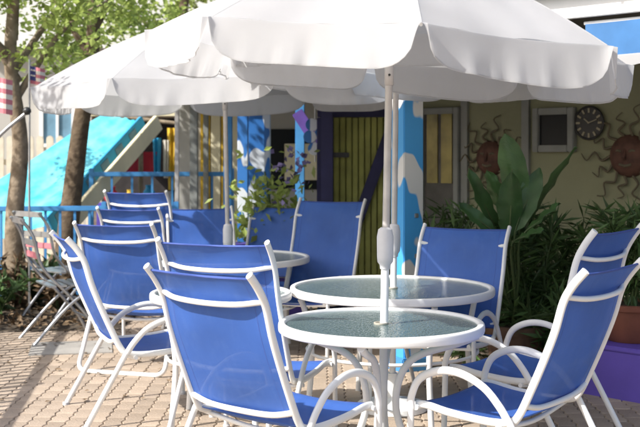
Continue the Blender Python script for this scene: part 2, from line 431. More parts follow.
# wall clock
def on_wall(name, px, py, label, cat):
    s, z = wall_at(px, py); p = wp(s, 0.0, z); o = empty(name, p, ANG); return tag(o, label, cat)
def disc_y(r, th, seg=32, y0=0.0):
    bm = L([(0,0),(r*0.97,0),(r,th*0.3),(r,th*0.7),(r*0.97,th),(0,th)], seg)
    bmesh.ops.rotate(bm, verts=bm.verts[:], cent=(0,0,0), matrix=Matrix.Rotation(R(90), 3, 'X'))
    bmesh.ops.translate(bm, verts=bm.verts[:], vec=(0,y0,0)); return bm
clk = on_wall('wall_clock', 591, 123, 'round black wall clock with pale hour marks beside the window', 'clock')
obj('dial', disc_y(0.125, 0.03), 'clock', clk, 40)
obj('rim', (lambda b: b)(T([(0.128*math.cos(a*PI/16), -0.03, 0.128*math.sin(a*PI/16)) for a in range(33)], 0.009, smooth=False)), 'clock', clk, 60)
for k in range(12):
    a = k*PI/6
    obj('hour_mark', B(None, (0.016, 0.006, 0.036), mat4=Matrix.Rotation(a, 4, 'Y') @ Matrix.Translation((0,-0.033,0.098))), 'clock_mark', clk)
obj('hand', B(None, (0.008, 0.004, 0.085), mat4=Matrix.Rotation(R(70), 4, 'Y') @ Matrix.Translation((0,-0.038,0.035))), 'clock_mark', clk)
obj('hand', B(None, (0.010, 0.004, 0.06), mat4=Matrix.Rotation(R(-50), 4, 'Y') @ Matrix.Translation((0,-0.036,0.025))), 'clock_mark', clk)
# sun masks
def sun_mask(px, py, r, label):
    o = on_wall('sun_mask', px, py, label, 'wall ornament')
    face = L([(0,0),(r,0),(r*0.98,0.02),(r*0.85,0.05),(r*0.5,0.075),(0,0.085)], 28)
    bmesh.ops.rotate(face, verts=face.verts[:], cent=(0,0,0), matrix=Matrix.Rotation(R(90), 3, 'X'))
    f = obj('face', face, 'rust', o, 60)
    obj('nose', T([(0,-0.07,r*0.3),(0,-0.10,-r*0.05),(0,-0.085,-r*0.12)], 0.014), 'rust', f, 60)
    for s in (-1, 1): obj('eye', T([(s*r*0.2,-0.075,r*0.2),(s*r*0.36,-0.075,r*0.26),(s*r*0.5,-0.06,r*0.2)], 0.010), 'ray', f, 60)
    obj('mouth', T([(-r*0.3,-0.07,-r*0.38),(0,-0.078,-r*0.46),(r*0.3,-0.07,-r*0.38)], 0.011), 'ray', f, 60)
    n = 14
    for k in range(n):
        a = 2*PI*k/n; d = Vector((math.cos(a), 0, math.sin(a))); t = Vector((-math.sin(a), 0, math.cos(a)))
        ln = r*(1.5 if k % 2 else 1.05)
        pts = [d*(r*0.95)+Vector((0,-0.02,0)), d*(r+ln*0.25)+t*0.035+Vector((0,-0.03,0)), d*(r+ln*0.5)-t*0.03+Vector((0,-0.03,0)), d*(r+ln*0.78)+t*0.035+Vector((0,-0.03,0)), d*(r+ln)-t*0.02+Vector((0,-0.02,0))]
        obj('ray', T(pts, 0.012, rend=0.3, sub=4, seg=6), 'ray', o, 60)
sun_mask(630, 156, 0.165, 'rusty sun face with long wavy rays on wall beyond the clock')
sun_mask(492, 158, 0.15, 'rusty sun face with wavy rays on wall half hidden by broad leaves')

# purple platform along the porch edge
pa = at(556, 155, 6.98)
def pl(s, n, z=0): return Vector((1.72, 6.72, z)) + U*s + N*n
PLAT = empty('purple_planter_wall', pl(0, 0), ANG)
tag(PLAT, 'low purple painted ledge with pots standing on it', 'ledge')
obj('front_board', B((0.75, -0.0, 0.15), (2.1, 0.04, 0.30), bev=0.006), 'purple', PLAT)
obj('top_board', B((0.75, 0.24, 0.315), (2.12, 0.54, 0.03), bev=0.006), 'purple', PLAT)
obj('end_board', B((-0.28, 0.26, 0.15), (0.03, 0.47, 0.30)), 'purple', PLAT)

def pot(name, loc, r, h, m, label, group=None):
    o = empty(name, loc); tag(o, label, 'pot', group)
    obj('body', L([(0,0),(r*0.68,0),(r*0.72,0.01),(r*0.95,h*0.82),(r*0.95,h*0.84),(r*1.04,h*0.85),(r*1.06,h*0.98),(r*1.03,h),(r*0.92,h),(r*0.9,h*0.9),(0,h*0.9)], 28), m, o, 40)
    obj('soil', L([(0,h*0.905),(r*0.88,h*0.905),(r*0.88,h*0.92),(0,h*0.925)], 20), 'soil', o)
    return o
# big-leaved plant (strelitzia)
def blade(base, tip, width, droop, fold=0.25, nu=10, side=None):
    base = Vector(base); tip = Vector(tip); d = tip-base; ln = d.length; d.normalize()
    s = side.normalized() if side else d.cross(Vector((0,0,1))).normalized()
    nrm = s.cross(d)
    if nrm.z < 0: nrm = -nrm
    def fn(u, v):
        w = width*0.5*1.62*(u**0.62*(1-u)**0.68 if 0 < u < 1 else 0.0)*(1+0.06*math.sin(u*19+width*90)) + 0.004
        c = base + d*ln*u - Vector((0,0,1))*droop*u*u
        x = (v-0.5)*2
        return c + s*x*w + nrm*(abs(x)*w*fold) + nrm*0.012*math.sin(u*22+x*2)*abs(x)
    return sheet(fn, nu, 4, 0.0025)
def big_plant(loc, spec, label, m='leaf_big'):
    o = empty('broad_leaf_plant', loc); tag(o, label, 'plant')
    loc = Vector(loc)
    for (p0, p1, width, droop, side) in spec:
        b = Vector(p0)-loc; t = Vector(p1)-loc
        lf = obj('leaf', blade(b, t, width, droop, side=side), m, o, 60)
        obj('stalk', T([(random.uniform(-.04,.04), random.uniform(-.04,.04), 0.0), tuple(b*0.55+Vector((0,0,-0.0))), tuple(b), tuple(b+(t-b)*0.5-Vector((0,0,droop*0.25)))], 0.012, rend=0.4), 'stem', lf, 60)
    return o
PY = 7.05
pot('plant_pot', (1.33, 7.32, 0.0), 0.22, 0.36, 'wicker', 'dark brown round pot holding the broad-leaved plant')
X = Vector((1,0,0))
spec = [
 (at(519,205,7.2), at(505,133,7.15), 0.29, 0.0, Vector((0.8,-0.5,0.1))),
 (at(505,215,7.2), at(487,170,7.1), 0.17, 0.0, Vector((0.7,-0.6,0.2))),
 (at(528,222,7.25), at(576,147,7.2), 0.29, 0.0, Vector((0.6,0.5,0.35))),
 (at(515,232,7.1), at(540,168,7.2), 0.22, 0.0, Vector((0.8,-0.3,-0.2))),
 (at(510,238,7.1), at(512,172,7.0), 0.26, 0.0, Vector((0.9,0.2,0))),
 (at(500,240,7.2), at(468,168,7.1), 0.17, 0.0, Vector((0.8,0.5,0.3))),
 (at(497,238,7.1), at(458,198,7.0), 0.15, 0.03, Vector((0.5,0.5,0.5))),
 (at(520,240,7.0), at(560,200,6.9), 0.18, 0.02, Vector((0.4,0.7,0.5))),
 (at(512,245,7.0), at(545,222,6.75), 0.17, 0.05, Vector((0.4,0.7,0.3))),
 (at(490,245,7.1), at(432,232,7.0), 0.14, 0.04, Vector((0.1,0.8,0.4))),
 (at(505,245,7.2), at(525,190,7.4), 0.18, 0.0, Vector((0.9,-0.2,0))),
]
big_plant((1.33, 7.32, 0.33), spec, 'tall broad-leaved plant with upright paddle leaves in dark pot')

# fine-leaved shade plants on and behind the ledge
def tuft(name, loc, h, spread, n, ln, m, label, group, w=0.16, stems=9, cat='plant'):
    o = empty(name, loc); tag(o, label, cat, group)
    pl_ = []
    bm = bmesh.new()
    for k in range(stems):
        a = random.uniform(0, 2*PI); rr = random.uniform(0.1, 1)*spread
        tip = Vector((math.cos(a)*rr, math.sin(a)*rr, h*random.uniform(0.55, 1.0)))
        mid = tip*0.5 + Vector((0,0,h*0.12))
        tube(bm, [(math.cos(a)*0.03, math.sin(a)*0.03, 0), tuple(mid), tuple(tip)], 0.008, seg=5, rend=0.5, sub=4)
        for q in range(n//stems):
            t = random.uniform(0.15, 1.0)
            p = (mid*(t/0.5) if t < 0.5 else mid.lerp(tip, (t-0.5)/0.5))
            d = rnd_dir(0.25); d.z = d.z*0.7 + 0.1
            pl_.append((p, d, ln*random.uniform(0.6, 1.15), random.uniform(-1.2, 1.2)))
    obj('stems', bm, 'stem', o, 60)
    leaf_mesh('foliage', pl_, m, o, w=w)
    return o
pots_label = 'red terracotta pot standing on the purple ledge'
pq = pl(0.10, -0.25, 0.331)
pot('terracotta_pot', pq, 0.21, 0.24, 'terracotta', 'wide red terracotta pot on purple ledge beside the stacked chairs')
tuft('shade_plant', pq+Vector((0,0,0.21)), 0.74, 0.40, 900, 0.17, 'leaf_dark', 'bushy dark green plant growing in the red terracotta pot', 'dark plants along the porch')
pq2 = pl(-0.62, -0.27, 0.0)
pot('terracotta_pot', pq2, 0.17, 0.22, 'terracotta', 'smaller terracotta pot standing on the ground past the end of the purple ledge')
tuft('shade_plant', pq2+Vector((0,0,0.19)), 1.0, 0.40, 900, 0.20, 'leaf_dark', 'narrow-leaved dark plant in the smaller terracotta pot', 'dark plants along the porch', w=0.12)
pq3 = pl(0.9, -0.25, 0.331)
pot('terracotta_pot', pq3, 0.19, 0.24, 'terracotta', 'terracotta pot at the far end of the purple ledge')
tuft('shade_plant', pq3+Vector((0,0,0.21)), 0.75, 0.38, 900, 0.2, 'leaf_dark', 'spiky dark plant at the far end of the purple ledge', 'dark plants along the porch', w=0.12)
for (px, Y, h, lab) in ((470, 7.5, 0.95, 'low dark shrub growing between blue post and broad leaves'), (540, 7.25, 0.75, 'dark fern-like shrub below the broad leaves by ledge'), (445, 8.4, 1.25, 'tall thin-leaved dark shrub in front of the house door'), (575, 7.6, 1.15, 'tall narrow-leaved dark shrub below the wall clock')):
    p = at(px, 155, Y); tuft('shade_plant', (p.x, p.y, 0.0), h, 0.38, 900, 0.20, 'leaf_dark', lab, 'dark plants along the porch', w=0.13, stems=13)

# ------------------------------------------------------------------ tables
def ring_profile(R0, w, h, z0, n=10):
    """closed rounded-rect ring section, outer radius R0"""
    pr = []
    for k in range(n*2+1):
        a = 2*PI*k/(n*2); e = 0.55
        cx = math.copysign(abs(math.cos(a))**e, math.cos(a)); cz = math.copysign(abs(math.sin(a))**e, math.sin(a))
        pr.append((R0-w/2+cx*w/2, z0+cz*h/2))
    return pr
def table(name, loc, D, rz, style, label, hgt=0.73):
    o = empty(name, loc, rz); tag(o, label, 'table')
    r = D/2
    obj('rim', L(ring_profile(r, 0.034, 0.046, hgt-0.023), 72), 'white_metal', o, 60)
    gl = obj('glass_top', L([(0.028, hgt-0.020), (r-0.028, hgt-0.020), (r-0.028, hgt-0.014), (0.028, hgt-0.014), (0.028, hgt-0.020)], 64), 'glass', o, 40)
    obj('umbrella_ring', L([(0.026,hgt-0.026),(0.034,hgt-0.012),(0.034,hgt-0.006),(0.026,hgt-0.006),(0.026,hgt-0.026)], 24), 'brass', gl, 40)
    for k in range(4):
        a = k*PI/2; c, s = math.cos(a), math.sin(a)
        if style == 'tulip':
            prof = [(r-0.03,hgt-0.05),(r*0.74,0.64),(r*0.34,0.57),(0.085,0.46),(0.075,0.30),(r*0.34,0.13),(r*0.8,0.0)]
        else:
            prof = [(r-0.03,hgt-0.05),(r-0.06,0.60),(r-0.10,0.35),(r-0.07,0.0)]
        obj('leg', T([(c*x, s*x, z) for x, z in prof], 0.017, r2=0.017, seg=10), 'white_metal', o, 60)
    if style != 'tulip':
        q = r-0.10
        obj('stretcher_ring', T([(q*math.cos(2*PI*k/32), q*math.sin(2*PI*k/32), 0.36) for k in range(33)], 0.010, smooth=False), 'white_metal', o, 60)
    return o
TA = at(381, 321, 5.01); TB = at(392, 287, 6.35); TC = at(230, 256, 8.25); TD = at(221, 292, 6.1)
table('round_table', (TA.x, TA.y, 0), 0.955, R(-14), 'tulip', 'round pebbled glass table standing on four inward-curving white legs')
table('round_table', (TB.x, TB.y, 0), 1.20, R(20), 'straight', 'wider round glass table standing beside the blue cloud post')
table('round_table', (TC.x, TC.y, 0), 1.22, R(35), 'straight', 'round glass table by the chairs backing on the blue railing')
table('round_table', (TD.x, TD.y, 0), 0.80, R(40), 'straight', 'small round glass table almost hidden behind the taller-backed sunlit chair')

# ------------------------------------------------------------------ umbrellas
def umbrella(loc, Rr, rim_z, rise, rot, label, tilt=(0,0), lean=(0,0), grip_z=0.97, pole_r=0.019, vd=0.17, seed=1, lower='white_metal', group=None, base=True):
    rg = random.Random(seed)
    o = empty('patio_umbrella', loc); tag(o, label, 'umbrella', group)
    lx, ly = lean
    top = rim_z + rise
    def pole_pt(z): return Vector((lx*z, ly*z, z))
    zj = rim_z - 0.13
    obj('lower_pole', T([pole_pt(0.03), pole_pt(grip_z+0.02)], pole_r, smooth=False, seg=16), lower, o, 60)
    obj('upper_pole', T([pole_pt(grip_z+0.02), pole_pt(zj)], pole_r*0.90, smooth=False, seg=16), 'grey_metal', o, 60)
    pz = pole_pt(grip_z)
    obj('grip', L([(pole_r*1.02,0),(pole_r*1.25,0.002),(pole_r*1.35,0.02),(pole_r*1.9,0.035),(pole_r*2.0,0.06),(pole_r*2.05,0.15),(pole_r*1.7,0.185),(pole_r*1.02,0.195)], 20, pz), 'grip', o, 40)
    jt = obj('tilt_joint', L([(pole_r*0.9,-0.05),(pole_r*1.12,-0.045),(pole_r*1.12,0.045),(pole_r*0.9,0.05)], 16, pole_pt(zj)), 'grey_metal', o, 40)
    obj('screw', disc_y(0.006, 0.006, 10, -pole_r*1.1), 'bolt', jt).location = pole_pt(zj)
    if base:
        obj('base', L([(0,0.003),(0.20,0.003),(0.21,0.012),(0.205,0.04),(0.06,0.07),(0.035,0.08),(0.033,0.22),(pole_r,0.22)], 28), 'white_metal', o, 40)
    # canopy frame: origin at the joint, tilted
    q = pole_pt(zj)
    Tm = Matrix.Translation(q) @ Matrix.Rotation(tilt[0], 4, 'X') @ Matrix.Rotation(tilt[1], 4, 'Y')
    z0 = rim_z - zj
    n = 8
    ang = [rot + 2*PI*k/n for k in range(n)]
    def rib_pt(k, v):
        a = ang[k % n]
        return Vector((math.sin(a)*Rr*v, -math.cos(a)*Rr*v, z0 + rise*(1 - (0.58*v + 0.42*v*v))))
    def tw(v): return Tm @ v
    obj('mast', T([tw(Vector((0,0,0.0))), tw(Vector((0,0,z0+rise-0.01)))], pole_r*0.88, smooth=False, seg=14), 'grey_metal', o, 60)
    hub = obj('hub', (lambda b: b)(L([(pole_r*0.9,-0.03),(pole_r*2.0,-0.03),(pole_r*2.0,0.03),(pole_r*0.9,0.03)], 16)), 'grip', o, 40)
    hub.matrix_local = Tm @ Matrix.Translation((0,0,z0+rise-0.07))
    rn = obj('runner', L([(pole_r*0.9,-0.03),(pole_r*2.0,-0.03),(pole_r*1.8,0.03),(pole_r*0.9,0.03)], 16), 'grip', o, 40)
    rn.matrix_local = Tm @ Matrix.Translation((0,0,max(0.06, z0+rise*0.30)))
    fi = obj('finial', L([(0,0.0),(0.03,0.0),(0.034,0.012),(0.016,0.03),(0.022,0.05),(0.012,0.075),(0,0.08)], 16), 'white_metal', o, 40)
    fi.matrix_local = Tm @ Matrix.Translation((0,0,z0+rise-0.005))
    zr = max(0.06, z0+rise*0.30)
    for k in range(n):
        rb = obj('rib', T([tw(rib_pt(k, v) - Vector((0,0,0.014))) for v in (0.03,0.25,0.5,0.75,0.985)], 0.0075, seg=6, sub=3), 'white_metal', o, 60)
        m_ = rib_pt(k, 0.52) - Vector((0,0,0.02)); i_ = Vector((math.sin(ang[k])*0.04, -math.cos(ang[k])*0.04, zr))
        obj('strut', T([tw(i_), tw(m_)], 0.006, seg=6, smooth=False), 'white_metal', rb, 60)
    for k in range(n):
        ph = [rg.uniform(0, 6.28) for _ in range(6)]
        def edge(u):
            # slack between the rib tips: edge sags in and down a little
            a = rib_pt(k, 1.0); b = rib_pt(k+1, 1.0)
            s = math.sin(PI*u)
            c = a.lerp(b, u); cen = Vector((0,0,c.z))
            return c + (cen-c)*(0.035*s) - Vector((0,0,0.012*s))
        def surf(u, v):
            a = rib_pt(k, v); b = rib_pt(k+1, v); c = a.lerp(b, u)
            s = math.sin(PI*u)
            cen = Vector((0,0,c.z))
            c = c + (cen-c)*(0.035*s*v**3) - Vector((0,0,0.030*s*v*(1-v)*2 + 0.012*s*v**3))
            wr = 0.006*math.sin(u*9+ph[0]+v*3)*math.sin(v*7+ph[1])*s + 0.008*v*v*s*math.sin(u*17+ph[2]+v*2.0)*0.6
            return tw(c + Vector((0,0,wr)))
        pn = obj('canopy_panel', sheet(surf, 16, 14, 0.002), 'canvas', o, 60)
        mid = (rib_pt(k, 1.0)+rib_pt(k+1, 1.0))*0.5; od = Vector((mid.x, mid.y, 0)).normalized()
        def val(u, v):
            e = edge(u); x = abs(2*u-1)
            dep = vd*((1-x**7)**0.5 if x < 1 else 0.0)
            dep = max(dep, 0.004)*(1+0.05*math.sin(u*5+ph[3]))
            fold = ((0.007*math.sin(u*17+ph[4]) + 0.006*math.sin(u*31+ph[5]+2*math.sin(u*5+ph[2])))*v**1.4 + 0.016*max(0, math.sin(u*58+3*math.sin(u*7+ph[0])))*v**3*(0.4+0.6*math.sin(u*4+ph[1])**2)) * (1-x**4)
            wr = 0.008*v*v*s_(u)
            return tw(e + od*(0.006 + 0.035*v*vd/0.17 + fold) - Vector((0,0,dep*v)))
        def s_(u): return math.sin(u*40)
        obj('valance', sheet(val, 40, 8, 0.002), 'canvas', pn, 60)
        obj('hem', T([val(i/40, 0.97) for i in range(2, 39)], 0.0028, seg=5, smooth=False), 'canvas', pn, 60)
        obj('rib_seam', T([tw(rib_pt(k, i/14)+Vector((0,0,0.001))) for i in range(1, 15)], 0.0035, seg=5, smooth=False), 'canvas', pn, 60)
    return o
umbrella((TA.x, TA.y, 0), 1.10, 2.0, 0.46, R(2), 'white patio umbrella rising through the glass table with curved legs', tilt=(R(1.0), R(4.0)), lean=(0.020, 0.0), seed=3)
umbrella((TB.x, TB.y, 0), 1.09, 2.09, 0.42, R(20), 'white umbrella over the wider table beside the blue post', tilt=(R(-1.5), R(3.5)), lean=(0.012, 0.0), seed=5, grip_z=0.90)
umbrella((TC.x, TC.y, 0), 1.40, 2.02, 0.60, R(19), 'white umbrella over the table in front of the blue railing', tilt=(R(0.5), R(-1.0)), lean=(-0.02, 0.0), seed=9, grip_z=0.78, lower='grey_metal')

# ------------------------------------------------------------------ chairs
HW = 0.285
RAIL = [(-0.315, 1.045), (-0.262, 0.985), (-0.220, 0.915), (-0.185, 0.80), (-0.142, 0.69), (-0.078, 0.545), (-0.024, 0.435), (0.018, 0.398), (0.12, 0.386), (0.30, 0.395), (0.42, 0.412), (0.475, 0.410)]
RAIL0 = list(RAIL)
def rail_at(t):          # t in 0..1 along the rail path
    k = t*(len(RP)-1); i = min(int(k), len(RP)-2); return RP[i].lerp(RP[i+1], k-i)
def make_chair(sled=False, tall=0.0):
    global RAIL, RP
    up_ = lambda z: z + max(0, z-0.435)/(1.045-0.435)*tall
    RAIL = [(y, up_(z)) for y, z in RAIL0]; RP = smooth_path([Vector((0, y, z)) for y, z in RAIL], 6)
    o = empty('sling_chair')
    for s in (-1, 1):
        x = s*HW
        obj('side_rail', T([(x, y, z) for y, z in RAIL], 0.0175, r2=0.0125, seg=10, sub=6, up=(0,1,0)), 'white_metal', o, 60)
        xa = s*(HW+0.034)
        arm = [(xa, 0.485, 0.395), (xa, 0.482, 0.45), (xa, 0.440, 0.530), (xa, 0.345, 0.576), (xa, 0.235, 0.578), (xa, 0.125, 0.535), (xa, 0.05, 0.465), (xa, 0.005, 0.40)]
        obj('arm', T(arm, 0.0175, r2=0.0125, seg=10, sub=6, up=(0,1,0)), 'white_metal', o, 60)
        obj('leg', T([(xa, 0.485, 0.396), (xa, 0.49, 0.2), (xa, 0.497, 0.0)], 0.016, r2=0.0125, seg=10, up=(0,1,0)), 'white_metal', o, 60)
        obj('foot_cap', L([(0,0.001),(0.019,0.001),(0.019,0.022),(0.014,0.026)], 10, (xa,0.497,0)), 'grip', o, 40)
        if not sled:
            obj('foot_cap', L([(0,0.001),(0.020,0.001),(0.020,0.020),(0.014,0.024)], 10, (xa,-0.222,0)), 'grip', o, 40)
            obj('leg', T([(xa, 0.005, 0.405), (xa, -0.10, 0.22), (xa, -0.225, 0.0)], 0.016, r2=0.0125, seg=10, up=(0,1,0)), 'white_metal', o, 60)
        obj('bolt', (lambda b: b)(L([(0,-0.004),(0.008,-0.004),(0.008,0.004),(0,0.005)], 8)), 'bolt', o).matrix_local = Matrix.Translation((x-s*0.002, -0.065, 0.505)) @ Matrix.Rotation(R(60), 4, 'X')
    if sled:
        xa = HW+0.034
        pts = [(-xa, 0.005, 0.405), (-xa, -0.13, 0.16), (-xa, -0.18, 0.06), (-xa+0.04, -0.195, 0.022), (-xa+0.11, -0.20, 0.019), (xa-0.11, -0.20, 0.019), (xa-0.04, -0.195, 0.022), (xa, -0.18, 0.06), (xa, -0.13, 0.16), (xa, 0.005, 0.405)]
        obj('rear_leg_loop', T(pts, 0.016, seg=10, sub=5), 'white_metal', o, 60)
    # cross bars
    obj('top_bar', T([(-HW, -0.222, up_(0.935)), (-HW*0.6, -0.262, up_(0.918)), (0, -0.272, up_(0.912)), (HW*0.6, -0.262, up_(0.918)), (HW, -0.222, up_(0.935))], 0.0115, seg=8), 'white_metal', o, 60)
    obj('lower_bar', T([(-HW, -0.052, 0.475), (-HW*0.6, -0.056, 0.450), (0, -0.056, 0.444), (HW*0.6, -0.056, 0.450), (HW, -0.052, 0.475)], 0.0125, seg=8), 'white_metal', o, 60)
    obj('seat_bar', T([(-HW-0.03, 0.06, 0.375), (0, 0.06, 0.345), (HW+0.03, 0.06, 0.375)], 0.0115, seg=8), 'white_metal', o, 60)
    obj('front_bar', T([(-HW-0.03, 0.462, 0.402), (0, 0.462, 0.392), (HW+0.03, 0.462, 0.402)], 0.0125, seg=8), 'white_metal', o, 60)
    iw = HW-0.012
    nrail = len(RP)-1
    def back(u, v):
        t = 0.035 + v*(0.53-0.035)
        p = rail_at(t); x = (u-0.5)*2
        sag = (1-x*x)
        dy = -0.020*sag*math.sin(PI*min(1, v*1.1))
        wv = 0.004*math.sin(v*13+x*3)*sag
        return Vector((x*iw, p.y+dy+wv, p.z - 0.006*sag*(1-v)))
    b = obj('back_sling', sheet(back, 12, 22, 0.003), 'sling', o, 60)
    for u0 in (0.075, 0.925):
        obj('side_seam', T([back(u0, j/22)+Vector((0,-0.0015,0)) for j in range(23)], 0.0022, seg=5, smooth=False), 'seam', b, 60)
    for v0 in (0.0, 1.0):
        obj('hem', T([back(i/12, v0) for i in range(13)], 0.0055, seg=6, smooth=False), 'seam', b, 60)
    def seat(u, v):
        t = 0.60 + v*(0.995-0.60)
        p = rail_at(t); x = (u-0.5)*2; sag = (1-x*x)
        roll = -0.03*max(0, v-0.90)/0.1
        return Vector((x*iw, p.y, p.z + 0.004 - 0.024*sag*math.sin(PI*min(1,v*0.95+0.05)) + roll*0.6*sag))
    st = obj('seat_sling', sheet(seat, 12, 14, 0.003), 'sling', o, 60)
    obj('hem', T([seat(i/12, 1.0) for i in range(13)], 0.006, seg=6, smooth=False), 'seam', st, 60)
    return o
proto = make_chair(); used = [False]
tall_proto = make_chair(tall=0.10)
def chair(x, y, f, label, z=0.0, group='blue sling chairs', src=None, tz=0.0):
    if src is None:
        if not used[0]: c = proto; used[0] = True
        else: c = copy_tree(proto)
    else: c = src
    c.location = (x, y, z); c.rotation_euler = (0, 0, math.atan2(-f[0], f[1]) + tz)
    return tag(c, label, 'chair', group)
def stack(x, y, f, lab_lo, lab_hi, lift=0.145, back=0.0, lat=0.07):
    v = Vector((f[0], f[1], 0)).normalized()
    chair(x, y, f, lab_lo)
    chair(x-v.x*back+v.y*lat, y-v.y*back-v.x*lat, f, lab_hi, z=lift)
chair(-0.295, 4.51, (0.62, 0.78), 'sunlit blue sling chair facing the curved-leg table, a taller chair close before it')
chair(-0.395, 5.34, (0.36, 0.93), 'taller-backed blue sling chair tucked between small table and sunlit chair', src=make_chair(tall=0.055))
chair(0.975, 4.66, (-0.78, 0.62), 'blue sling chair side-on at the small table with its back to the purple ledge')
chair(1.22, 5.48, (-0.78, 0.62), 'taller-backed blue sling chair between the side-on chair and terracotta pots', src=tall_proto)
chair(-1.195, 6.26, (0.92, 0.38), 'single white-armed sling chair standing side-on in the open sunlit paving')
sled = make_chair(True)
chair(-1.30, 7.52, (0.28, 0.96), 'blue sling chair with a looped rear floor rail, dappled by leaf shade', src=sled)
# at the wide table, in the umbrella shade
chair(0.80, 6.66, (-0.45, -0.89), 'shaded blue sling chair between the wide table and broad-leaved plant')
chair(-0.03, 8.42, (-0.42, -0.91), 'tall-backed blue sling chair in shade before the green slatted gate', src=copy_tree(tall_proto))
chair(-0.98, 9.15, (0.25, -0.97), 'blue sling chair across the table from the looped-rail chair')
chair(-0.42, 9.35, (-0.3, -0.95), 'dark blue sling chair in front of the leafy hanging planter')
stack(-1.58, 9.60, (0.25, 0.97), 'lower blue sling chair of the leaf-dappled pair backing the railing', 'upper blue sling chair of the leaf-dappled pair backing the railing')

# silver tube chair in the left background
def silver_chair(loc, rz, label):
    o = empty('silver_cafe_chair', loc, rz); tag(o, label, 'chair', 'silver tube chairs')
    for s in (-1, 1):
        x = s*0.21
        obj('side_frame', T([(x*0.9,-0.36,1.0),(x,-0.27,0.86),(x,-0.2,0.62),(x,0.0,0.40),(x,0.20,0.16),(x,0.28,0.0)], 0.013, seg=8), 'silver', o, 60)
        obj('leg', T([(x*1.08,0.24,0.46),(x*1.08,0.0,0.30),(x*1.08,-0.28,0.0)], 0.013, seg=8), 'silver', o, 60)
    for y, z in ((-0.24,0.80),(-0.22,0.70),(-0.34,0.98)):
        obj('back_slat', B((0,y,z), (0.42,0.012,0.05), bev=0.004), 'pink' if z < 0.75 else 'silver', o)
    for k in range(5): obj('seat_slat', B((0,-0.12+k*0.085,0.462), (0.45,0.06,0.016), bev=0.004), 'silver', o)
    obj('cross_bar', T([(-0.22,0.16,0.2),(0.22,0.16,0.2)], 0.009, smooth=False), 'silver', o, 60)
    return o
silver_chair((-2.10, 8.75, 0), R(-62), 'silver tube folding chair beside the concrete pad')
silver_chair((-2.35, 9.75, 0), R(-40), 'second silver folding chair beside the soil bed')

# ------------------------------------------------------------------ green slatted gate and blue porch front
GY = 9.9
g0 = at(331, 155, GY); g1 = at(392, 155, GY)
gate = empty('slatted_gate', ((g0.x+g1.x)/2, GY, 0)); tag(gate, 'green slatted gate with navy frame and diagonal brace', 'gate')
gw = (g1.x-g0.x)+0.25
gx0 = -gw/2; ztop = 1.90
for k in range(13):
    obj('slat', B((gx0+0.06+k*(gw-0.12)/12, 0, 0.98+random.uniform(-.01,.01)), ((gw-0.12)/12-0.012, 0.02, 1.74), bev=0.003), 'slat', gate)
obj('rail', B((0,-0.03,ztop), (gw, 0.06, 0.11), bev=0.005), 'navy', gate)
obj('rail', B((0,-0.03,0.12), (gw, 0.06, 0.11), bev=0.005), 'navy', gate)
for s in (-1, 1): obj('stile', B((s*(gw/2-0.04),-0.03,1.01), (0.09, 0.058, 1.66), bev=0.005), 'navy', gate)
obj('brace', beam((gw/2-0.1,-0.035,1.84), (-gw/2+0.12,-0.035,0.22), 0.05, 0.10, bev=0.004), 'navy', gate)
obj('backing', B((0,0.05,1.0), (gw-0.05,0.02,1.8)), 'slat', gate)

def col_post(px, Y, w, h, m, label, name='porch_column'):
    p = at(px, 155, Y); o = empty(name, (p.x, p.y, 0)); tag(o, label, 'post')
    obj('shaft', B((0,0,h/2), (w,w,h), bev=0.006), m, o); obj('base', B((0,0,0.06), (w+0.06,w+0.06,0.12), bev=0.006), 'bluewood', o)
    obj('cap', B((0,0,h+0.02), (w+0.04,w+0.04,0.04), bev=0.005), 'bluewood', o)
    return o
col_post(327, 9.7, 0.11, 2.25, 'navy', 'dark navy post at the hinge side of the green gate')
col_post(300, 10.4, 0.09, 2.25, 'bluewood', 'slim blue post carrying the purple diagonal brace')
col_post(259, 10.6, 0.22, 2.25, 'wave', 'broad post painted with blue and white waves')
col_post(243, 10.3, 0.10, 2.25, 'wave', 'narrow painted post beside the broad wavy one')
col_post(228, 11.4, 0.09, 2.2, 'bluewood', 'light blue post rising behind the grey umbrella pole')
col_post(194, 11.8, 0.085, 2.2, 'trim', 'pale grey column behind the railing')
col_post(206, 12.2, 0.06, 2.2, 'trim', 'thin grey column next to the pale one')
col_post(177, 11.6, 0.045, 2.2, 'grey_metal', 'thin grey metal pole in front of the stall')
a = at(303, 118, 10.35); b = at(322, 162, 10.35); a2 = at(286, 190, 10.35)
br = obj('diagonal_brace', beam(at(297, 112, 10.3), at(328, 160, 10.3), 0.05, 0.11, bev=0.004), 'purple_wood'); tag(br, 'purple diagonal brace between blue posts', 'brace')
# porch beam and roof over them
pb = empty('porch_beam', (-0.3, 10.5, 2.29)); tag(pb, 'long grey porch beam and roof resting on the blue posts', 'roof')
obj('beam', B((0,0,0.06), (3.2,0.14,0.12), bev=0.005), 'trim', pb); obj('roof_sheet', B((0.2,0.9,0.2), (3.6,2.4,0.05)), 'trim', pb); obj('fascia', B((0.2,-0.32,0.19), (3.62,0.03,0.12)), 'white_wood', pb)
# back wall of that porch
bw = empty('shop_front', at(290, 155, 12.6)); bw.location.z = 0
tag(bw, 'shop front wall of yellow and grey boards behind blue posts', 'building')
obj('wall', B((0.4,0,1.2), (3.4,0.1,2.4)), 'far_grey', bw)
for k in range(6): obj('board', B((-0.98+k*0.12,-0.065,1.05), (0.11,0.03,1.9), bev=0.004), 'yellow' if k % 2 == 0 else 'cream', bw)
obj('window', B((0.05,-0.06,1.45), (0.55,0.03,0.7)), 'dark_glass', bw)
obj('sign_board', B((0.25,-0.12,1.42), (0.62,0.03,0.42), bev=0.005), 'cream', bw)
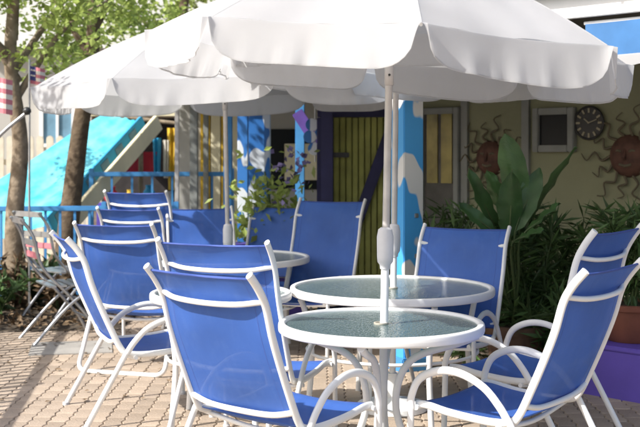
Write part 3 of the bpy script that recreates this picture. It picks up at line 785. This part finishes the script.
# painted flower sign hanging near the navy post
sg = empty('flower_sign', at(312, 140, 9.9)); tag(sg, 'blue and white painted flower ornament hanging by the navy post', 'ornament')
for k, (dx, dz, r_) in enumerate(((0,0.14,0.06),(0.09,0.16,0.055),(-0.02,0.03,0.06),(0.08,0.05,0.06),(0.02,-0.08,0.06),(0.10,-0.07,0.05))):
    pt = disc_y(r_, 0.02, 14); bmesh.ops.translate(pt, verts=pt.verts[:], vec=(dx,0.004*k,dz)); obj('petal', pt, 'wave', sg, 40)
obj('rod', T([(0.03,0.03,-0.2),(0.03,0.03,0.75)], 0.008, smooth=False), 'silver', sg, 60)
# hanging planter
hp = empty('leafy_planter', at(268, 155, 9.8)); hp.location.z = 0; tag(hp, 'tall planter of green leaves with lilac flowers before blue posts', 'planter')
obj('box', B((0,0,0.35), (0.7,0.3,0.7), bev=0.01), 'purple', hp)
pls = []; fl = []
for k in range(650):
    p = Vector((random.gauss(0,0.17), random.gauss(0,0.10), 0.68+abs(random.gauss(0,0.30)))); p.z = min(p.z, 1.55)
    pls.append((p, rnd_dir(0.2), random.uniform(0.06,0.13), random.uniform(-1.4,1.4)))
for k in range(60):
    p = Vector((0.20+random.gauss(0,0.10), -0.1+random.gauss(0,0.06), 0.9+random.uniform(0,0.65)))
    fl.append((p, rnd_dir(0), 0.06, random.uniform(-1.4,1.4)))
obj('stems', T([(0,0,0.6),(0.02,0,1.0),(-0.03,0,1.35)], 0.02, rend=0.4), 'stem', hp, 60)
leaf_mesh('foliage', pls, 'leaf', hp, w=0.5); fo = leaf_mesh('flowers', fl, 'lilac', hp, w=0.9); fo['kind'] = 'stuff'

# ------------------------------------------------------------------ left background: railing, tarp, stall, fence
def railing(name, a, b, h, gap, m, label, rails=(0.12,), rad=0.012, post=0.05, top=0.05):
    a = Vector(a); b = Vector(b); d = b-a; ln = d.length
    o = empty(name, a, math.atan2(d.y, d.x)); tag(o, label, 'railing')
    obj('top_rail', B((ln/2,0,h-top/2), (ln,0.055,top), bev=0.006), m, o)
    for z in rails: obj('lower_rail', B((ln/2,0,z), (ln,0.04,0.04), bev=0.004), m, o)
    n = max(1, int(ln/gap)); me = None
    for k in range(n+1):
        x = ln*k/n
        if k % max(1, round(1.4/gap)) == 0 or k == n:
            obj('post', B((x,0,h/2+0.02), (post,post,h+0.04), bev=0.004), m, o)
        else:
            if me is None:
                q = obj('baluster', B((0,0,(h-top)/2+0.04), (rad*2,rad*2,h-top-0.08)), m, o); me = q.data
            else: q = obj('baluster', me, None, o)
            q.location = (x, 0, 0)
    return o
railing('blue_railing', (-3.6, 10.7, 0.0), (-1.45, 10.9, 0.0), 0.99, 0.14, 'bluewood', 'blue wooden railing in front of the turquoise tarp')
railing('blue_railing', (-2.55, 12.05, 0.0), (-1.0, 12.25, 0.0), 1.31, 0.2, 'bluewood', 'taller blue railing in front of the dark stall')
railing('metal_railing', (-2.66, 5.0, 0.0), (-3.22, 9.1, 0.0), 1.05, 0.11, 'navy', 'dark metal railing along the edge of the paving', rad=0.015)

# turquoise tarp sloping down to the ground
tp = empty('turquoise_tarp', at(60, 155, 12.8)); tp.location.z = 0
tag(tp, 'turquoise tarp sloping to the ground with a cream board along its edge', 'tarp')
q0 = tp.location.copy()
TL, TR = at(108, 112, 13.4)-q0, at(140, 124, 13.2)-q0
BL, BR = at(-170, 246, 12.0)-q0, at(46, 226, 11.7)-q0
BL.z = 0.06; 
def tarp(u, v):
    a = TL.lerp(BL, v); b = TR.lerp(BR, v); p = a.lerp(b, u)
    return p + Vector((0,0,-0.10*math.sin(PI*v)*math.sin(PI*u) + 0.012*math.sin(u*25+v*9) + 0.010*math.sin(v*17-u*6)))
obj('cloth', sheet(tarp, 22, 22, 0.004), 'turq', tp, 60)
e0 = TR; e1 = BR
dv = (e1-e0); 
obj('edge_band', beam(e0+Vector((0.06,-0.05,0.0)), e1+Vector((0.06,-0.05,0.0)), 0.03, 0.24, bev=0.003, roll=R(0)), 'turq2', tp)
for k in range(6):
    c = e0.lerp(e1, 0.10+0.155*k)+Vector((0.06,-0.05,0.0)); c2 = e0.lerp(e1, 0.10+0.155*k+0.075)+Vector((0.06,-0.05,0.0))
    obj('square_patch', beam(c, c2, 0.045, 0.15, bev=0.003), 'greypatch', tp)
obj('edge_board', beam(e0+Vector((0.24,-0.1,0.02)), e1+Vector((0.24,-0.1,-0.02)), 0.05, 0.20, bev=0.005), 'cream', tp)
obj('ridge_pole', T([TL+Vector((-0.3,0.02,0.0)), TR+Vector((0.5,0.02,0.0))], 0.025, smooth=False), 'bark2', tp, 60)
for p in (TL, TR): obj('support_post', T([p+Vector((0,0.06,0)), Vector((p.x, p.y+0.06, 0))], 0.03, smooth=False), 'bark2', tp, 60)

# market stall with hanging cloths
st = empty('market_stall', at(160, 155, 13.8)); st.location.z = 0; tag(st, 'dark open stall with coloured cloths hanging behind the railing', 'stall')
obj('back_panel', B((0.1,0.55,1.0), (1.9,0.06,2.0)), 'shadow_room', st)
obj('roof', B((0.1,0.2,2.02), (2.0,0.85,0.06)), 'cream', st)
for s in (-1, 1): obj('post', B((0.1+s*0.9,-0.15,1.0), (0.07,0.07,2.0)), 'bark2', st)
obj('counter', B((0.1,-0.1,0.45), (1.7,0.4,0.9), bev=0.01), 'purple', st)
def cloth(px, py0, py1, w, m, label, Y=13.4):
    t = at(px, py0, Y); bt = at(px, py1, Y)
    ph = random.uniform(0, 6)
    o = obj('hanging_cloth', sheet(lambda u, v: Vector(((u-0.5)*w*(1-0.25*v), 0.02*math.sin(u*12+ph)+0.01*math.sin(v*6), -(t.z-bt.z)*v)), 10, 8, 0.004), m, None, 60)
    o.location = t; tag(o, label, 'cloth', 'cloths hung in the stall'); return o
cloth(140, 152, 176, 0.42, 'red', 'bright red cloth hung low in the dark stall')
cloth(172, 128, 190, 0.12, 'yellow', 'narrow yellow cloth hung in the dark stall')
cloth(183, 130, 182, 0.10, 'purple_wood', 'narrow purple cloth hung beside the yellow one')
cloth(157, 138, 172, 0.10, 'turq2', 'small blue cloth hung in the dark stall')
cloth(166, 140, 178, 0.08, 'flagwhite', 'narrow white cloth hung in the dark stall')

# cream picket fence behind the tarp
pf = empty('picket_fence', (-5.2, 15.2, 0)); tag(pf, 'cream round-topped picket fence under the trees', 'fence')
pm0 = None
for k in range(30):
    if pm0 is None:
        bm = bmesh.new(); prof = [(-0.05,0.0),(0.05,0.0),(0.05,1.72)] + [(0.05*math.cos(a*PI/8), 1.72+0.05*math.sin(a*PI/8)) for a in range(1,8)] + [(-0.05,1.72)]
        fa = [bm.verts.new((x,-0.012,z)) for x, z in prof]; fb = [bm.verts.new((x,0.012,z)) for x, z in prof]
        bm.faces.new(fa); bm.faces.new(fb[::-1])
        for i in range(len(prof)): bm.faces.new((fa[i], fb[i], fb[(i+1)%len(prof)], fa[(i+1)%len(prof)]))
        q = obj('picket', bm, 'picket', pf); pm0 = q.data
    else: q = obj('picket', pm0, None, pf)
    q.location = (k*0.14, 0, 0)
for z in (0.4, 1.4): obj('rail', B((2.0,0.04,z), (4.3,0.05,0.08)), 'picket', pf)

# far buildings; the pale one is added to whiten sky gaps between leaves
fbd = empty('sky_gap_facade', (-9.0, 27.0, 0)); tag(fbd, 'pale facade added behind the tree leaves to whiten the sky gaps', 'building')
obj('wall', B((3.5,2,4.0), (20,4,8.0)), 'far_wall', fbd)
obj('roof', B((3.5,1.9,8.1), (20.6,4.8,0.3)), 'far_grey', fbd)
for i in range(6):
    for j in range(2):
        w_ = obj('window', B((-4.0+i*2.6,-0.02,2.2+j*2.8), (1.1,0.1,1.5)), 'dark_glass', fbd)
        obj('frame', B((-4.0+i*2.6,-0.03,2.2+j*2.8-0.85), (1.4,0.2,0.14)), 'white_wood', w_)
gbd = empty('grey_building', (-4.2, 19.0, 0)); tag(gbd, 'grey gabled shed behind the white umbrella', 'building')
obj('wall', B((0.6,1.5,1.7), (4.2,3.0,3.4)), 'far_grey', gbd)
bm = bmesh.new()
vv = [bm.verts.new(p) for p in ((-1.8,-0.3,3.35),(3.0,-0.3,3.35),(3.0,1.5,4.5),(-1.8,1.5,4.5),(-1.8,3.3,3.35),(3.0,3.3,3.35))]
bm.faces.new((vv[0],vv[1],vv[2],vv[3])); bm.faces.new((vv[3],vv[2],vv[5],vv[4])); bm.faces.new((vv[0],vv[3],vv[4])); bm.faces.new((vv[1],vv[5],vv[2]))
obj('roof', bm, 'far_grey', gbd)
sw = obj('window', B((-0.4,-0.02,2.0), (0.5,0.08,0.6)), 'greypatch', gbd)
for dx, dz, w_, h_ in ((-0.28,0,0.06,0.72),(0.28,0,0.06,0.72),(0,0.33,0.5,0.06),(0,-0.33,0.5,0.06),(0,0,0.04,0.6)): obj('frame', B((-0.4+dx,-0.05,2.0+dz), (w_,0.1,h_)), 'white_wood', sw)

# ------------------------------------------------------------------ trees
def tree(name, base, path, r0, limbs, clumps, nleaf, ln, label, bark='bark', m='leaf', seed=1, w=0.72):
    rg = random.Random(seed); base = Vector(base)
    o = empty(name, base); tag(o, label, 'tree')
    obj('trunk', T(path, r0, rend=0.45, seg=12, sub=6), bark, o, 60)
    for a, b in limbs:
        a = Vector(a); b = Vector(b); md = a.lerp(b, 0.5) + Vector((0,0,0.18))
        obj('limb', T([a, md, b], r0*0.38, rend=0.25, seg=7, sub=5), bark, o, 60)
    pls = []
    tot = sum(c[1]**2 for c in clumps)
    for c, rr in clumps:
        c = Vector(c)
        for k in range(int(nleaf*rr*rr/tot)):
            d = Vector((rg.gauss(0,1), rg.gauss(0,1), rg.gauss(0,0.8))); d.normalize()
            p = c + d*rr*(rg.random()**0.45)
            dr_ = Vector((rg.uniform(-1,1), rg.uniform(-1,1), rg.uniform(-0.9,0.35)))
            pls.append((p, dr_, ln*rg.uniform(0.6,1.2), rg.uniform(-1.3,1.3)))
    leaf_mesh('crown', pls, m, o, w=w)
    return o
rg = random.Random(11)
def clumps_box(n, x, y, z, r):
    return [((rg.uniform(*x), rg.uniform(*y), rg.uniform(*z)), rg.uniform(*r)) for _ in range(n)]
# leaning trunk through the tarp
b1 = at(70, 155, 11.3); b1.z = 0
tree('shade_tree', b1, [(-0.10,0,0),(0.0,0,0.9),(0.10,0.05,1.8),(0.22,0.1,2.7),(0.2,0.1,3.6)], 0.125,
     [((0.2,0.1,2.5),(-0.7,0.2,3.6)), ((0.22,0.1,2.8),(0.9,0.6,3.9)), ((0.2,0.1,3.3),(0.1,-0.6,4.4))],
     clumps_box(16, (-0.6,1.6), (0.2,2.0), (2.75,4.6), (0.22,0.5)), 4800, 0.08, 'leafy tree with a dark leaning trunk behind the umbrella', seed=4)
b2 = at(14, 155, 10.3); b2.z = 0
cl = clumps_box(26, (-1.6,1.1), (-1.0,1.6), (2.5,4.6), (0.18,0.46)) + clumps_box(34, (-0.5,1.0), (-0.8,0.6), (2.15,3.3), (0.10,0.28)) + clumps_box(10, (0.6,1.9), (0.4,2.2), (2.7,3.6), (0.12,0.3)) + clumps_box(15, (-1.9,-0.4), (-3.7,-2.7), (3.1,3.7), (0.2,0.45))
tree('shade_tree', b2, [(0.05,0,0),(0.0,0,0.8),(0.06,0,1.6),(-0.02,-0.05,2.4),(0.05,-0.1,3.2)], 0.105,
     [((0.0,0,2.0),(0.85,0.2,3.0)), ((0.05,0,2.2),(-0.9,-0.8,3.5)), ((0.0,0,2.6),(0.3,-0.7,4.0)), ((0.0,0,2.4),(-1.2,-2.8,3.7)), ((0,0,2.3),(0.7,1.0,3.4))],
     cl, 7800, 0.08, 'leafy tree with a mottled pale trunk by the flags', bark='bark2', seed=8)
b3 = Vector((-2.2, 17.0, 0))
tree('shade_tree', b3, [(0,0,0),(0.1,0,1.5),(0,0,3.0),(0.1,0,4.2)], 0.14, [((0,0,2.8),(1.4,0,4.0)), ((0,0,2.8),(-1.2,0.2,4.1))],
     clumps_box(18, (-2.2,2.4), (-0.8,0.9), (3.0,5.4), (0.2,0.45)), 2600, 0.13, 'farther leafy tree in front of the grey shed', seed=12)

# shrubs in the bed
for i, (px, Y, h, sp, m, lab) in enumerate(((12, 10.1, 0.55, 0.42, 'dry', 'dry brown shrub at the edge of the soil bed'), (38, 10.4, 0.50, 0.40, 'leaf_dark', 'dark green shrub beside the blue railing'), (-8, 9.6, 0.42, 0.40, 'leaf_dark', 'low dark shrub beside the metal railing'), (58, 10.2, 0.35, 0.36, 'dry', 'small dry bush near the silver chairs'))):
    p = at(px, 155, Y); tuft('low_shrub', (p.x, p.y, 0.02), h, sp, 420, 0.12, m, lab, 'shrubs in the soil bed', w=0.4, stems=12, cat='shrub')

# flags on slanting poles
def flag(px, py, Y, wv, hv, label, stripes=True, lean=(0.55, 0.0, 1.0)):
    p = at(px, py, Y); o = empty('flag', p); tag(o, label, 'flag')
    def fl_(z0, z1, x0=0.0, x1=1.0, off=0.0):
        return sheet(lambda u, v: Vector(((x0+(x1-x0)*u)*wv, off+0.03*math.sin((x0+(x1-x0)*u)*7), -(z0+(z1-z0)*v)*hv - 0.22*(x0+(x1-x0)*u)*wv)), 8, 2, 0.003)
    n = 7
    for k in range(n): obj('stripe', fl_(k/n, (k+1)/n), 'pink' if k % 2 == 0 else 'flagwhite', o)
    obj('canton', fl_(0.0, 4/7, 0.0, 0.4, -0.006), 'flagblue', o)
    for s_i in range(6):
        c = Vector(((0.08+0.12*(s_i % 3))*wv, 0.03*math.sin((0.08+0.12*(s_i % 3))*7)-0.012, -(0.15+0.22*(s_i//3))*hv - 0.22*(0.08+0.12*(s_i % 3))*wv))
        obj('star', T([c+Vector((-0.008,0,0)), c+Vector((0.008,0,0))], 0.008, seg=5, smooth=False), 'flagwhite', o)
    obj('pole', T([Vector((-0.006,0,-hv-0.5)), Vector((-0.006,0,0.06))], 0.010, smooth=False), 'silver', o, 60)
    return o
fa = flag(-8, 76, 9.3, 0.17, 0.30, 'small striped flag with blue canton beside the pale trunk')
fb = flag(30, 66, 9.8, 0.13, 0.22, 'small striped flag with blue canton touching the umbrella edge')
for f_, zb in ((fa, 0), (fb, 0)):
    f_.children[-1].data.transform(Matrix.Identity(4))
# their poles reach the ground
for f_ in (fa, fb):
    zt = f_.location.z
    for ch in f_.children:
        if ch.name.startswith('pole'):
            me = ch.data
            for v in me.vertices:
                if v.co.z < 0: v.co.z = -zt+0.0
# slanted lamp arm with a ball end
la = empty('garden_lamp', at(-14, 155, 9.1)); la.location.z = 0; tag(la, 'grey slanting lamp arm ending in a dark ball', 'lamp')
q = la.location
obj('arm', T([Vector((0,0,0)), Vector((0,0,1.0)), at(-10,150,9.1)-q, at(26,113,9.1)-q], 0.016, seg=8, sub=6), 'silver', la, 60)
hd = at(27,111,9.1)-q
obj('head', L([(0,-0.035),(0.02,-0.03),(0.035,-0.01),(0.035,0.01),(0.02,0.03),(0,0.035)], 14, hd), 'bolt', la, 60)

# blue and white awning strip under the eave
ep = wp(wall_s(583, EV-0.05), EV-0.05, 0)
aw = empty('eave_awning', (ep.x, ep.y, 2.30), ANG); tag(aw, 'blue and white cloth strip hanging below the white eave', 'awning')
obj('blue_band', sheet(lambda u, v: Vector((0.02+u*1.5, 0.012*math.sin(u*16)-0.004, -0.02-v*0.20)), 30, 4, 0.003), 'awning_blue', aw, 60)
obj('white_scallop', sheet(lambda u, v: Vector((0.02+u*1.5, 0.012*math.sin(u*16)-0.010-0.01*v, -0.215-v*(0.055+0.02*abs(math.sin(u*PI*4))**0.5))), 50, 4, 0.003), 'canvas', aw, 60)
obj('rod', T([(0.0,0.02,-0.012),(1.55,0.02,-0.012)], 0.012, smooth=False), 'white_metal', aw, 60)
# gate hardware
for z in (0.45, 1.5):
    obj('hinge', B((-gw/2+0.16,-0.065,z), (0.26,0.012,0.045), bev=0.003), 'bolt', gate)
obj('handle', T([(gw/2-0.06,-0.06,0.95),(gw/2-0.06,-0.11,0.98),(gw/2-0.06,-0.11,1.08),(gw/2-0.06,-0.06,1.11)], 0.009), 'silver', gate, 60)
# goods on the stall counter
gl_ = [('red', 0.10, 0.20), ('yellow', 0.08, 0.16), ('turq2', 0.09, 0.22), ('flagwhite', 0.07, 0.14), ('pink', 0.08, 0.18), ('terracotta', 0.09, 0.15)]
gn = ['tall red', 'short yellow', 'tall blue', 'small white', 'rosy', 'brown clay']
for k, (m_, r_, h_) in enumerate(gl_):
    q_ = obj('jar', L([(0,0),(r_*0.6,0),(r_*0.9,h_*0.25),(r_*0.85,h_*0.6),(r_*0.45,h_*0.82),(r_*0.55,h_),(r_*0.4,h_),(0,h_*0.9)], 16), m_, None, 60)
    q_.location = st.location + Vector((-0.6+k*0.24, -0.12, 0.90)); tag(q_, gn[k]+' jar on the counter of the dark stall', 'jar', 'jars on the stall counter')
# leaves blown onto the paving
pls = []
for k in range(170):
    x = random.uniform(-2.6,-0.6); y = 6.2 + random.random()**0.6*3.6
    pls.append((Vector((x,y,0.012+random.random()*0.008)), Vector((random.uniform(-1,1),random.uniform(-1,1),random.uniform(-0.02,0.2))), random.uniform(0.025,0.06), random.uniform(-0.3,0.3)))
for k in range(1500):
    x = random.uniform(-4.0,-1.75); y = random.uniform(9.05, 11.2)
    pls.append((Vector((x,y,0.03+random.random()*0.05)), Vector((random.uniform(-1,1),random.uniform(-1,1),random.uniform(-0.1,0.5))), random.uniform(0.04,0.09), random.uniform(-0.6,0.6)))
fl_o = leaf_mesh('fallen_leaves', pls, 'dry', None, w=0.6); fl_o['kind'] = 'stuff'; fl_o['label'] = 'dry leaves blown across the tan paving'; fl_o['category'] = 'leaves'
